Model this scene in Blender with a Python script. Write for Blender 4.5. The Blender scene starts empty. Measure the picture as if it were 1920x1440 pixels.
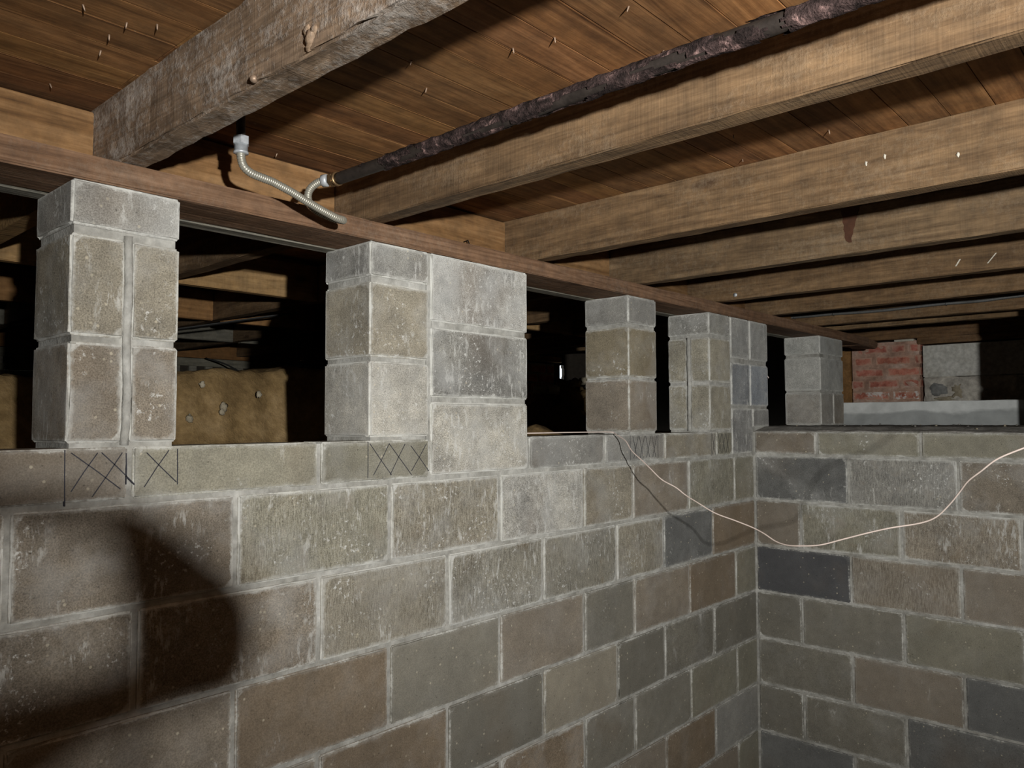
import bpy, math, random
from mathutils import Vector, Matrix, noise

# ------------------------------------------------------------------ camera, world, light, exposure
scene = bpy.context.scene
col = scene.collection
CAM = Vector((-3.3401, -1.5465, 0.1512))
PITCH, ROLL, YAW = 0.0482, -0.0032, 0.8349
fw = Vector((math.sin(YAW) * math.cos(PITCH), math.cos(YAW) * math.cos(PITCH), math.sin(PITCH)))
r0 = Vector((math.cos(YAW), -math.sin(YAW), 0)); u0 = r0.cross(fw)
rt = r0 * math.cos(ROLL) + u0 * math.sin(ROLL); up = rt.cross(fw)
cd = bpy.data.cameras.new('camera'); cam = bpy.data.objects.new('camera', cd); col.objects.link(cam)
cd.sensor_fit = 'HORIZONTAL'; cd.sensor_width = 36.0; cd.lens = 1450.92 * 36 / 1920
cd.clip_start = 0.01; cd.clip_end = 100
cam.matrix_world = Matrix(((rt.x, up.x, -fw.x, CAM.x), (rt.y, up.y, -fw.y, CAM.y), (rt.z, up.z, -fw.z, CAM.z), (0, 0, 0, 1)))
scene.camera = cam

world = bpy.data.worlds.new('world'); scene.world = world; world.use_nodes = True
bgn = world.node_tree.nodes['Background']          # overcast daylight outside the foundation
bgn.inputs[0].default_value = (0.78, 0.9, 1.0, 1); bgn.inputs[1].default_value = 6.0

LAMP = Vector((-3.48, -2.50, 0.25)); AIM = Vector((-0.75, 0.0, 1.10))
ld = bpy.data.lights.new('lamp_beam', 'SPOT'); lamp = bpy.data.objects.new('lamp_beam', ld); col.objects.link(lamp)
ld.energy = 400; ld.color = (1.0, 0.995, 0.98); ld.shadow_soft_size = 0.024
ld.spot_size = math.radians(104); ld.spot_blend = 1.0
lamp.location = LAMP; lamp.rotation_euler = (AIM - LAMP).to_track_quat('-Z', 'Y').to_euler()

vs = scene.view_settings
vs.view_transform = 'Standard'; vs.look = 'None'; vs.gamma = 1.0; vs.use_curve_mapping = False; vs.exposure = 0.0

# ------------------------------------------------------------------ helpers
rnd = random.Random(7)
def lin(r, g, b):
    f = lambda c: (c / 255 / 12.92) if c / 255 <= 0.04045 else ((c / 255 + 0.055) / 1.055) ** 2.4
    return (f(r), f(g), f(b), 1.0)
def mesh_obj(name, vs_, fs, mat, parent=None, smooth=False, origin=None, edge=None):
    o = Vector(origin) if origin is not None else Vector((0, 0, 0))
    me = bpy.data.meshes.new(name)
    me.from_pydata([(v[0] - o.x, v[1] - o.y, v[2] - o.z) for v in vs_], [], fs)
    if edge is not None:
        at = me.attributes.new('edge', 'FLOAT', 'POINT'); at.data.foreach_set('value', edge)
    if smooth:
        me.polygons.foreach_set('use_smooth', [True] * len(me.polygons))
    me.update()
    ob = bpy.data.objects.new(name, me); col.objects.link(ob); me.materials.append(mat)
    if parent is not None:
        ob.parent = parent; ob.location = o - parent.location
    else:
        ob.location = o
    return ob
def sub_parent(ob, parent, grand):          # child of a part: locations are world minus all ancestors
    w = ob.location.copy(); ob.parent = parent; ob.location = w - parent.location - grand.location
def thing(name, label, cat, loc, group=None):
    e = bpy.data.objects.new(name, None); col.objects.link(e); e.location = loc; e.empty_display_size = 0.05
    e['label'] = label; e['category'] = cat
    if group: e['group'] = group
    return e
def tag(o, label, cat, group=None):
    o['label'] = label; o['category'] = cat
    if group: o['group'] = group
    return o
def struct(o, label=None):
    o['kind'] = 'structure'
    if label: o['label'] = label
    return o

def boxgeo(x0, x1, y0, y1, z0, z1):
    v = [(x0, y0, z0), (x1, y0, z0), (x1, y1, z0), (x0, y1, z0), (x0, y0, z1), (x1, y0, z1), (x1, y1, z1), (x0, y1, z1)]
    f = [(0, 3, 2, 1), (4, 5, 6, 7), (0, 1, 5, 4), (1, 2, 6, 5), (2, 3, 7, 6), (3, 0, 4, 7)]
    return v, f
def box(name, x0, x1, y0, y1, z0, z1, mat, parent=None):
    v, f = boxgeo(x0, x1, y0, y1, z0, z1)
    return mesh_obj(name, v, f, mat, parent, origin=((x0 + x1) / 2, (y0 + y1) / 2, z0))
def cuts(L, b, ring, step):
    if L < 3 * ring: return [0, b, L / 2, L - b, L] if L > 4 * b else [0, L]
    n = max(1, int(round((L - 2 * ring) / step)))
    return [0, b] + [ring + (L - 2 * ring) * i / n for i in range(n + 1)] + [L - b, L]
def rough_box(name, x0, x1, y0, y1, z0, z1, mat, parent=None, b=0.004, ring=0.020, step=0.05, jit=1.0, wob=0.0006, steps=None, chip=0.0, seed=None, bend=None):
    """a box with worn, slightly uneven edges; attribute 'edge' is 1 on the arrises"""
    R = random.Random(seed if seed is not None else rnd.random())
    D = (x1 - x0, y1 - y0, z1 - z0); st = steps or (step,) * 3
    C = [cuts(D[a], b, ring, st[a]) for a in range(3)]; N = [len(c) - 1 for c in C]
    idx = {}; V = []; E = []; F = []
    def vid(i, j, k):
        key = (i, j, k)
        if key in idx: return idx[key]
        q = [C[0][i], C[1][j], C[2][k]]
        ext = [a for a in range(3) if key[a] in (0, N[a])]
        ds = sorted(min(q[a], D[a] - q[a]) for a in range(3))
        e = max(0.0, 1 - ds[1] / ring)
        if len(ext) >= 2:
            big = chip if (chip and R.random() < 0.16) else 0
            for a in ext:
                m = (b * (0.35 + 0.9 * R.random()) + big * R.random()) * jit
                q[a] += m if key[a] == 0 else -m
        elif ext:
            q[ext[0]] += R.uniform(-wob, wob)
        p = [x0 + q[0], y0 + q[1], z0 + q[2]]
        if bend: p = bend(p)
        idx[key] = len(V); V.append(p); E.append(e)
        return idx[key]
    for j in range(N[1]):
        for k in range(N[2]):
            F.append((vid(0, j, k), vid(0, j, k + 1), vid(0, j + 1, k + 1), vid(0, j + 1, k)))
            F.append((vid(N[0], j, k), vid(N[0], j + 1, k), vid(N[0], j + 1, k + 1), vid(N[0], j, k + 1)))
    for i in range(N[0]):
        for k in range(N[2]):
            F.append((vid(i, 0, k), vid(i + 1, 0, k), vid(i + 1, 0, k + 1), vid(i, 0, k + 1)))
            F.append((vid(i, N[1], k), vid(i, N[1], k + 1), vid(i + 1, N[1], k + 1), vid(i + 1, N[1], k)))
    for i in range(N[0]):
        for j in range(N[1]):
            F.append((vid(i, j, 0), vid(i, j + 1, 0), vid(i + 1, j + 1, 0), vid(i + 1, j, 0)))
            F.append((vid(i, j, N[2]), vid(i + 1, j, N[2]), vid(i + 1, j + 1, N[2]), vid(i, j + 1, N[2])))
    return mesh_obj(name, V, F, mat, parent, origin=((x0 + x1) / 2, (y0 + y1) / 2, z0), edge=E)
def smooth_path(pts, n):
    P = [Vector(p) for p in pts]; P = [2 * P[0] - P[1]] + P + [2 * P[-1] - P[-2]]; out = []
    for i in range(1, len(P) - 2):
        a, b_, c, d = P[i - 1:i + 3]
        for k in range(n):
            t = k / n
            out.append(0.5 * ((2 * b_) + (c - a) * t + (2 * a - 5 * b_ + 4 * c - d) * t * t + (3 * b_ - a - 3 * c + d) * t ** 3))
    out.append(P[-2]); return out
def resample(P, step):
    out = [P[0]]; acc = 0
    for a, b_ in zip(P, P[1:]):
        L = (b_ - a).length; t = step - acc
        while t <= L and L > 0:
            out.append(a.lerp(b_, t / L)); t += step
        acc = (acc + L) % step if L > 0 else acc
    out.append(P[-1]); return out
def tubegeo(P, rad, seg=10, radf=None):
    V = []; F = []; n = len(P)
    T = [(P[min(i + 1, n - 1)] - P[max(i - 1, 0)]).normalized() for i in range(n)]
    nrm = Vector((0, 0, 1)) if abs(T[0].z) < 0.9 else Vector((1, 0, 0))
    for i in range(n):
        nrm = (nrm - T[i] * nrm.dot(T[i])).normalized(); bn = T[i].cross(nrm)
        for s in range(seg):
            a = 2 * math.pi * s / seg
            rr = rad if radf is None else radf(i, s, a)
            V.append(P[i] + (nrm * math.cos(a) + bn * math.sin(a)) * rr)
    for i in range(n - 1):
        for s in range(seg):
            s2 = (s + 1) % seg
            F.append((i * seg + s, i * seg + s2, (i + 1) * seg + s2, (i + 1) * seg + s))
    F.append(tuple(range(seg - 1, -1, -1))); F.append(tuple(range((n - 1) * seg, n * seg)))
    return V, F
def tube(name, pts, rad, mat, parent=None, seg=10, radf=None, smooth=True):
    P = [Vector(p) for p in pts]
    V, F = tubegeo(P, rad, seg, radf)
    return mesh_obj(name, V, F, mat, parent, smooth, origin=P[0])

# ------------------------------------------------------------------ materials
class NT:
    def __init__(s, name):
        s.m = bpy.data.materials.new(name); s.m.use_nodes = True; s.t = s.m.node_tree; s.n = s.t.nodes; s.l = s.t.links
        s.bsdf = s.n['Principled BSDF']
    def put(s, sock, val):
        if isinstance(val, bpy.types.NodeSocket): s.l.new(val, sock)
        elif val is not None: sock.default_value = val
    def node(s, t, **k):
        n = s.n.new(t)
        for a, b_ in k.items(): setattr(n, a, b_)
        return n
    def math(s, op, a, b_=None, c=None, clamp=False):
        n = s.node('ShaderNodeMath', operation=op, use_clamp=clamp); s.put(n.inputs[0], a)
        if b_ is not None: s.put(n.inputs[1], b_)
        if c is not None: s.put(n.inputs[2], c)
        return n.outputs[0]
    def mix(s, f, a, b_, blend='MIX'):
        n = s.node('ShaderNodeMix', data_type='RGBA', blend_type=blend, clamp_factor=True)
        s.put(n.inputs[0], f); s.put(n.inputs[6], a); s.put(n.inputs[7], b_); return n.outputs[2]
    def rng(s, v, a, b_, c=0.0, d=1.0):
        n = s.node('ShaderNodeMapRange', clamp=True); s.put(n.inputs[0], v)
        for i, q in enumerate((a, b_, c, d)): s.put(n.inputs[1 + i], q)
        return n.outputs[0]
    def pos(s, scale=(1, 1, 1), off=None):
        g = s.node('ShaderNodeNewGeometry').outputs['Position']
        n = s.node('ShaderNodeMapping'); s.put(n.inputs[0], g); n.inputs[3].default_value = scale
        if off is not None: s.put(n.inputs[1], off)
        return n.outputs[0]
    def noise(s, vec, scale, detail=4, rough=0.55, dist=0.0, out=0):
        n = s.node('ShaderNodeTexNoise'); s.put(n.inputs['Vector'], vec)
        n.inputs['Scale'].default_value = scale; n.inputs['Detail'].default_value = detail
        n.inputs['Roughness'].default_value = rough; n.inputs['Distortion'].default_value = dist
        return n.outputs[out]
    def vor(s, vec, scale, out='Distance', rand=1.0):
        n = s.node('ShaderNodeTexVoronoi'); s.put(n.inputs['Vector'], vec); n.inputs['Scale'].default_value = scale
        n.inputs['Randomness'].default_value = rand; return n
    def ramp(s, f, stops):
        n = s.node('ShaderNodeValToRGB'); s.put(n.inputs[0], f); e = n.color_ramp.elements
        while len(e) < len(stops): e.new(0.5)
        for i, (p_, c) in enumerate(stops): e[i].position = p_; e[i].color = c
        return n.outputs[0]
    def done(s, colr, rough=0.9, bump=None, strength=0.4, dist=0.003, spec=0.25, metal=0.0):
        s.put(s.bsdf.inputs['Base Color'], colr); s.put(s.bsdf.inputs['Roughness'], rough)
        s.bsdf.inputs['Specular IOR Level'].default_value = spec; s.bsdf.inputs['Metallic'].default_value = metal
        if bump is not None:
            b_ = s.node('ShaderNodeBump'); b_.inputs['Strength'].default_value = strength; b_.inputs['Distance'].default_value = dist
            s.put(b_.inputs['Height'], bump); s.l.new(b_.outputs[0], s.bsdf.inputs['Normal'])
        return s.m

def mat_block(name='concrete_block', comb=False):
    t = NT(name); oi = t.node('ShaderNodeObjectInfo'); P = t.pos()
    grain = t.noise(P, 330, 2, 0.7); blot = t.noise(P, 5.5, 5, 0.6); mid = t.noise(P, 30, 5, 0.65)
    amt = t.math('ADD', t.math('MULTIPLY', oi.outputs['Alpha'], 0.80), 0.22, clamp=True)     # weathered units are the mottled ones
    c = t.mix(amt, oi.outputs['Color'], t.ramp(blot, [(0.36, (0.74, 0.74, 0.75, 1)), (0.64, (1.2, 1.19, 1.17, 1))]), 'MULTIPLY')
    c = t.mix(amt, c, t.ramp(mid, [(0.34, (0.80, 0.80, 0.79, 1)), (0.66, (1.18, 1.18, 1.17, 1))]), 'MULTIPLY')
    c = t.mix(amt, c, t.ramp(grain, [(0.34, (0.55, 0.55, 0.54, 1)), (0.66, (1.5, 1.5, 1.5, 1))]), 'MULTIPLY')
    br = t.rng(t.noise(P, 3.1, 3, 0.5), 0.55, 0.75)
    c = t.mix(t.math('MULTIPLY', br, 0.28), c, lin(124, 102, 76))
    h = t.math('ADD', t.math('MULTIPLY', grain, 0.5), t.math('MULTIPLY', mid, 0.5))
    if comb:      # units with a combed, vertically brushed face
        cmb = t.noise(t.pos((480, 480, 42)), 1.0, 3, 0.7); ar = t.rng(t.noise(P, 9, 4, 0.6), 0.30, 0.60, 0.35, 1.0)
        k = t.math('MULTIPLY', t.rng(cmb, 0.45, 0.70), ar)
        c = t.mix(t.math('MULTIPLY', k, 0.55), c, t.mix(0.7, oi.outputs['Color'], lin(218, 214, 198)))
        c = t.mix(t.math('MULTIPLY', t.rng(cmb, 0.5, 0.30), 0.42), c, lin(72, 67, 58))
        ol = t.rng(t.noise(P, 13, 4, 0.6), 0.55, 0.72); c = t.mix(t.math('MULTIPLY', ol, 0.4), c, lin(120, 98, 62))
        h = t.math('ADD', h, t.math('MULTIPLY', k, 0.5))
    v = t.vor(P, 85); sp = t.math('MULTIPLY', t.rng(v.outputs['Distance'], 0.30, 0.18), t.rng(v.outputs['Color'], 0.84, 0.92))
    c = t.mix(t.math('MULTIPLY', sp, 0.6), c, lin(206, 196, 172))
    v2 = t.vor(P, 130); pit = t.math('MULTIPLY', t.rng(v2.outputs['Distance'], 0.30, 0.2), t.rng(v2.outputs['Color'], 0.88, 0.93))
    c = t.mix(t.math('MULTIPLY', pit, 0.5), c, lin(52, 48, 42))
    at = t.node('ShaderNodeAttribute', attribute_name='edge').outputs['Fac']
    en = t.noise(P, 42, 5, 0.7); big = t.noise(P, 4.2, 3, 0.5)
    e = t.math('ADD', t.math('MULTIPLY', at, 0.80), t.math('ADD', t.math('MULTIPLY', en, 1.0), t.math('MULTIPLY', big, 0.7)))
    e = t.math('MULTIPLY', t.rng(e, 1.22, 1.60), oi.outputs['Alpha'])
    c = t.mix(t.math('MULTIPLY', e, 0.85), c, lin(205, 204, 196))
    rg = t.math('ADD', at, t.math('ADD', t.math('MULTIPLY', t.noise(P, 130, 4, 0.75), 1.0), t.math('MULTIPLY', t.noise(P, 11, 4, 0.7), 1.6)))
    rim = t.rng(t.math('ADD', rg, t.math('MULTIPLY', oi.outputs['Alpha'], 0.16)), 2.16, 2.42)
    c = t.mix(t.math('MULTIPLY', rim, 0.8), c, lin(208, 207, 199))
    area = t.rng(t.math('ADD', t.noise(P, 7.0, 3, 0.55), t.math('MULTIPLY', oi.outputs['Alpha'], 0.26)), 0.70, 0.79)
    s1 = t.math('MULTIPLY', t.rng(t.noise(P, 85, 4, 0.7), 0.57, 0.63), area)
    area2 = t.rng(t.math('ADD', t.noise(t.pos((11, 11, 6), (4.0, 2.0, 1.0)), 1.0, 3, 0.55), t.math('MULTIPLY', oi.outputs['Alpha'], 0.26)), 0.72, 0.81)
    s2 = t.math('MULTIPLY', t.rng(t.noise(t.pos((70, 70, 20)), 1.0, 5, 0.7), 0.52, 0.62), area2)
    c = t.mix(t.math('MULTIPLY', t.math('MAXIMUM', s1, t.math('MULTIPLY', s2, 0.7)), 0.85), c, lin(218, 217, 210))
    hz = t.rng(t.noise(P, 6.5, 4, 0.6), 0.48, 0.64); c = t.mix(t.math('MULTIPLY', t.math('MULTIPLY', hz, oi.outputs['Alpha']), 0.38), c, lin(186, 186, 182))
    h = t.math('SUBTRACT', h, t.math('MULTIPLY', pit, 0.8))
    return t.done(c, 0.93, h, 0.32, 0.002, 0.2)
def mat_mortar(name='mortar', base=(172, 170, 162), hi=(208, 207, 200), lo=(140, 137, 128)):
    t = NT(name); P = t.pos(); n = t.noise(P, 9, 5, 0.65); g = t.noise(P, 190, 3, 0.7); m = t.noise(P, 45, 4, 0.6)
    c = t.ramp(n, [(0.25, lin(*lo)), (0.5, lin(*base)), (0.78, lin(*hi))])
    c = t.mix(1.0, c, t.ramp(m, [(0.3, (0.75, 0.75, 0.75, 1)), (0.7, (1.18, 1.18, 1.18, 1))]), 'MULTIPLY')
    h = t.math('ADD', t.math('MULTIPLY', g, 0.4), m)
    return t.done(c, 0.95, h, 0.7, 0.004, 0.15)
def mat_wood(name, axis, light, mid, dark, ring=9.0, fibre=70.0, blot=0.45, dust=0.0, saw=0.0, dustcol=(168, 158, 142), bump=0.45, ringw=0.16):
    t = NT(name); oi = t.node('ShaderNodeObjectInfo')
    off = t.node('ShaderNodeCombineXYZ'); t.put(off.inputs[0], t.math('MULTIPLY', oi.outputs['Random'], 37.0)); t.put(off.inputs[1], t.math('MULTIPLY', oi.outputs['Random'], 91.0)); t.put(off.inputs[2], t.math('MULTIPLY', oi.outputs['Random'], 53.0))
    def st(a, k): return tuple(a if q == axis else k for q in 'XYZ')
    v1 = t.pos(st(0.9, ring), off.outputs[0]); v2 = t.pos(st(3.2, fibre), off.outputs[0])
    n1 = t.noise(v1, 1.0, 3, 0.5, 1.1)
    rings = t.math('PINGPONG', t.math('MULTIPLY', n1, 12.0), 1.0)
    fine = t.noise(t.pos(st(9.0, fibre * 3.2), off.outputs[0]), 1.0, 3, 0.7)
    n2 = t.noise(v2, 1.0, 4, 0.65)
    f = t.math('ADD', t.math('MULTIPLY', rings, ringw), t.math('ADD', t.math('MULTIPLY', n2, 0.62), t.math('ADD', t.math('MULTIPLY', fine, 0.45), 0.18 - 0.45 * ringw * 1.0 - 0.14)))
    c = t.ramp(f, [(0.22, lin(*dark)), (0.5, lin(*mid)), (0.86, lin(*light))])
    P = t.pos(); b = t.noise(t.pos(st(2.2, 7.0), off.outputs[0]), 1.0, 4, 0.6)
    c = t.mix(t.math('MULTIPLY', t.rng(b, 0.50, 0.70), blot), c, t.mix(0.5, lin(*dark), (0.012, 0.009, 0.006, 1)))
    mo = t.noise(P, 21, 5, 0.7); c = t.mix(0.85, c, t.ramp(mo, [(0.36, (0.74, 0.75, 0.77, 1)), (0.64, (1.2, 1.18, 1.14, 1))]), 'MULTIPLY')
    # knots
    kv = t.vor(t.pos(st(2.6, 7.5), off.outputs[0]), 1.0); kn = t.math('MULTIPLY', t.rng(kv.outputs['Distance'], 0.13, 0.05), t.rng(kv.outputs['Color'], 0.62, 0.66))
    c = t.mix(t.math('MULTIPLY', kn, 0.7), c, lin(58, 36, 22))
    h = t.math('ADD', n2, t.math('MULTIPLY', rings, 0.25))
    if saw:
        w = t.noise(t.pos(st(260, 4.0), off.outputs[0]), 1.0, 2, 0.5); h = t.math('ADD', h, t.math('MULTIPLY', w, saw * 1.6))
        c = t.mix(t.math('MULTIPLY', t.rng(w, 0.4, 0.7), saw * 0.30), c, lin(*light))
    if dust:
        d = t.math('ADD', t.math('MULTIPLY', t.noise(P, 75, 5, 0.75), 0.8), t.math('MULTIPLY', t.noise(t.pos(st(3.5, 10)), 1.0, 4, 0.6), 0.8))
        dm = t.rng(d, 0.80, 1.02); c = t.mix(t.math('MULTIPLY', dm, dust), c, lin(*dustcol)); h = t.math('ADD', h, t.math('MULTIPLY', dm, 0.5))
    ws = t.noise(P, 60, 4, 0.75); wl = t.noise(P, 3.4, 2, 0.5)
    wsp = t.rng(t.math('ADD', ws, t.math('MULTIPLY', wl, 0.5)), 0.985, 1.06)
    c = t.mix(t.math('MULTIPLY', wsp, 0.45), c, lin(190, 176, 150))
    c = t.mix(1.0, c, oi.outputs['Color'], 'MULTIPLY')
    return t.done(c, 0.8, h, bump, 0.003, 0.25)
def mat_dirt(name, a, b_, c_, scale=1.0):
    t = NT(name); P = t.pos(); n = t.noise(P, 5 * scale, 6, 0.65); g = t.noise(P, 130 * scale, 4, 0.7); m = t.noise(P, 33 * scale, 5, 0.65)
    c = t.ramp(n, [(0.28, lin(*a)), (0.5, lin(*b_)), (0.75, lin(*c_))])
    c = t.mix(1.0, c, t.ramp(m, [(0.3, (0.72, 0.7, 0.68, 1)), (0.7, (1.2, 1.2, 1.2, 1))]), 'MULTIPLY')
    v = t.vor(P, 40 * scale); sp = t.math('MULTIPLY', t.rng(v.outputs['Distance'], 0.34, 0.25), t.rng(v.outputs['Color'], 0.86, 0.9))
    c = t.mix(t.math('MULTIPLY', sp, 0.45), c, lin(*c_))
    return t.done(c, 0.97, t.math('ADD', m, t.math('MULTIPLY', g, 0.5)), 0.8, 0.008, 0.1)
def mat_plain(name, colr, rough=0.7, metal=0.0, var=0.25, scale=30, bump=0.2, spec=0.3):
    t = NT(name); P = t.pos(); n = t.noise(P, scale, 4, 0.6)
    c = t.mix(1.0, lin(*colr), t.ramp(n, [(0.25, (1 - var, 1 - var, 1 - var, 1)), (0.75, (1 + var, 1 + var, 1 + var, 1))]), 'MULTIPLY')
    return t.done(c, rough, n, bump, 0.002, spec, metal)
def mat_brick():
    t = NT('red_brick'); oi = t.node('ShaderNodeObjectInfo'); P = t.pos(); n = t.noise(P, 16, 5, 0.65); g = t.noise(P, 150, 3, 0.7)
    c = t.mix(1.0, t.ramp(n, [(0.36, lin(156, 96, 80)), (0.5, lin(194, 126, 106)), (0.66, lin(206, 160, 140))]), oi.outputs['Color'], 'MULTIPLY')
    at = t.node('ShaderNodeAttribute', attribute_name='edge').outputs['Fac']
    e = t.math('ADD', t.math('MULTIPLY', at, 0.5), t.noise(P, 30, 5, 0.7))
    c = t.mix(t.math('MULTIPLY', t.rng(e, 0.56, 0.78), 0.85), c, lin(194, 160, 138))
    w = t.rng(t.noise(P, 22, 5, 0.7), 0.50, 0.58); sz = t.node('ShaderNodeSeparateXYZ'); t.put(sz.inputs[0], P)
    low = t.rng(sz.outputs[2], 0.385, 0.345)
    c = t.mix(t.math('MULTIPLY', t.math('MULTIPLY', w, low), 0.9), c, lin(226, 220, 212))
    return t.done(c, 0.93, t.math('ADD', n, t.math('MULTIPLY', g, 0.3)), 0.6, 0.004, 0.15)
def mat_curb():
    t = NT('curb_concrete'); P = t.pos(); n = t.noise(t.pos((2, 2.2, 6)), 1.0, 4, 0.6); g = t.noise(P, 120, 3, 0.7)
    sz = t.node('ShaderNodeSeparateXYZ'); t.put(sz.inputs[0], P)
    wet = t.rng(t.math('ADD', sz.outputs[2], t.math('MULTIPLY', n, -0.16)), 0.128, 0.108)
    c = t.mix(t.math('MULTIPLY', wet, 0.75), lin(206, 208, 204), lin(140, 143, 141))
    c = t.mix(1.0, c, t.ramp(t.noise(P, 14, 5, 0.6), [(0.3, (0.85, 0.85, 0.85, 1)), (0.7, (1.12, 1.12, 1.12, 1))]), 'MULTIPLY')
    return t.done(c, 0.9, g, 0.4, 0.002, 0.2)
def mat_pipe_wrap():
    t = NT('torn_pipe_wrap'); P = t.pos(); n = t.noise(P, 34, 5, 0.7, 0.8); f = t.noise(P, 240, 3, 0.7)
    c = t.ramp(n, [(0.40, lin(38, 31, 29)), (0.56, lin(72, 58, 55)), (0.72, lin(170, 138, 130))])
    c = t.mix(1.0, c, t.ramp(f, [(0.3, (0.6, 0.6, 0.6, 1)), (0.7, (1.3, 1.3, 1.3, 1))]), 'MULTIPLY')
    return t.done(c, 0.95, t.math('ADD', n, f), 0.8, 0.004, 0.1)

M = {}
M['block'] = mat_block(); M['comb'] = mat_block('combed_concrete_block', True)
M['mortar'] = mat_mortar()
M['mortar_dark'] = mat_mortar('grey_mortar', (120, 118, 112), (158, 156, 150), (92, 90, 84))
M['joist'] = mat_wood('joist_wood', 'Y', (164, 136, 102), (118, 95, 69), (72, 56, 41), 10, 60, 0.45, 0.30, 0.30, (178, 160, 134))
M['old_joist'] = mat_wood('old_grey_joist', 'Y', (166, 142, 118), (122, 102, 82), (66, 53, 42), 12, 60, 0.35, 0.75, 0.15, (186, 178, 168), 0.8)
M['blocking'] = mat_wood('orange_blocking', 'X', (172, 134, 92), (138, 102, 64), (80, 56, 35), 7, 55, 0.15, 0.0, 0.0, ringw=0.30)
M['plank'] = mat_wood('subfloor_plank', 'X', (162, 120, 78), (124, 87, 52), (74, 50, 31), 8, 50, 0.45, 0.0, 0.0, bump=0.3)
M['plate'] = mat_wood('plate_wood', 'X', (144, 114, 90), (114, 86, 64), (70, 51, 39), 30, 90, 0.25, 0.15, 0.0, ringw=0.22)
M['crawl_wood'] = mat_wood('crawl_wood', 'X', (186, 152, 106), (156, 124, 82), (106, 80, 52), 9, 60, 0.25, 0.0, 0.4)
M['grey_wood'] = mat_wood('grey_wood', 'X', (150, 146, 134), (122, 118, 106), (84, 80, 70), 12, 70, 0.3, 0.1)
M['dirt'] = mat_dirt('tan_dirt', (112, 91, 60), (146, 121, 82), (176, 150, 110))
M['ledge'] = mat_dirt('grey_grit', (120, 118, 112), (156, 153, 146), (190, 186, 178), 1.6)
M['stone'] = mat_dirt('pale_stone', (140, 130, 110), (168, 158, 136), (196, 188, 168), 1.4)
M['floor'] = mat_plain('concrete_floor', (120, 116, 108), 0.9)
M['shell'] = mat_plain('plain_foundation', (120, 114, 104), 0.95)
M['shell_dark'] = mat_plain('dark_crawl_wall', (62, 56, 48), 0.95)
M['brick'] = mat_brick(); M['curb'] = mat_curb()
M['concrete'] = mat_mortar('smooth_concrete', (200, 198, 188), (216, 214, 206), (176, 170, 154))
M['rough_concrete'] = mat_mortar('rough_concrete', (186, 180, 168), (226, 220, 204), (140, 134, 124))
M['rough_grey'] = mat_mortar('grey_stone', (136, 136, 132), (160, 160, 156), (110, 110, 106))
M['pier_mortar'] = mat_mortar('pier_mortar', (186, 152, 132), (214, 192, 176), (150, 116, 98))
M['steel'] = mat_plain('flex_steel', (164, 160, 146), 0.42, 0.45, 0.12, 60, 0.05, 0.5)
M['zinc'] = mat_plain('zinc_fitting', (196, 200, 202), 0.4, 0.4, 0.25, 90, 0.15, 0.5)
M['brass'] = mat_plain('dull_brass', (150, 122, 88), 0.35, 0.8, 0.2, 60, 0.1, 0.5)
M['black_iron'] = mat_plain('black_iron', (52, 45, 40), 0.6, 0.2, 0.45, 60, 0.5, 0.4)
M['wrap'] = mat_pipe_wrap()
M['wire'] = mat_plain('white_wire', (226, 208, 196), 0.5, 0, 0.12, 40, 0.05)
M['nail'] = mat_plain('nail_steel', (150, 128, 108), 0.5, 0.4, 0.2)
M['marker'] = mat_plain('black_marker', (58, 58, 64), 0.8, 0, 0.3, 60, 0)
M['stain'] = mat_plain('dark_stain', (74, 46, 30), 0.7, 0, 0.2, 60, 0)
M['chalk'] = mat_plain('pale_chalk', (200, 194, 178), 0.95, 0, 0.2, 90, 0.2)
M['strap'] = mat_plain('dark_strap', (74, 74, 72), 0.7, 0.1)
M['black'] = mat_plain('black_paint', (24, 24, 25), 0.6, 0.0)
M['cable'] = mat_plain('armour_cable', (112, 112, 109), 0.45, 0.4, 0.2, 80, 0.1, 0.5)

# block colours
TAN = (146, 139, 124); OLV = (138, 134, 119); GRY = (142, 140, 134); LGT = (170, 167, 159); BRN = (132, 118, 100); DRK = (125, 121, 110); SLT = (116, 116, 113); WRM = (132, 123, 110)
PAL = [TAN, OLV, GRY, WRM, DRK, OLV, WRM, BRN]
def paint(o, c, ef=0.6, j=0.06):
    k = 1 + rnd.uniform(-j, j); q = lin(*[min(255, v * k) for v in c]); o.color = (q[0], q[1], q[2], ef); return o
B = 0.2032; G = 0.0052

# ------------------------------------------------------------------ the setting
FLOOR = -1.50; TOP = 0.80; JB = 0.655
struct(box('floor', -5.8, 0.4, -4.4, 0.4, FLOOR - 0.15, FLOOR, M['floor']), 'bare concrete basement floor')
wl = struct(box('wall_left', -5.6, 0.20, 0.0065, 0.20, FLOOR, 0.100, M['mortar']), 'grey concrete block wall with open bays between block pillars above it')
wr = struct(box('wall_right', 0.0065, 0.20, -4.2, 0.0065, FLOOR, 0.100, M['mortar']), 'grey concrete block wall meeting the pillared wall at the inside corner')
struct(box('wall_near', -5.8, 0.0, -4.4, -4.2, FLOOR, TOP, M['shell']), 'plain foundation wall opposite the pillared wall')
struct(box('wall_back', -5.8, -5.6, -4.2, 4.3, FLOOR, TOP, M['shell']), 'plain foundation wall opposite the short block wall')
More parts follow.
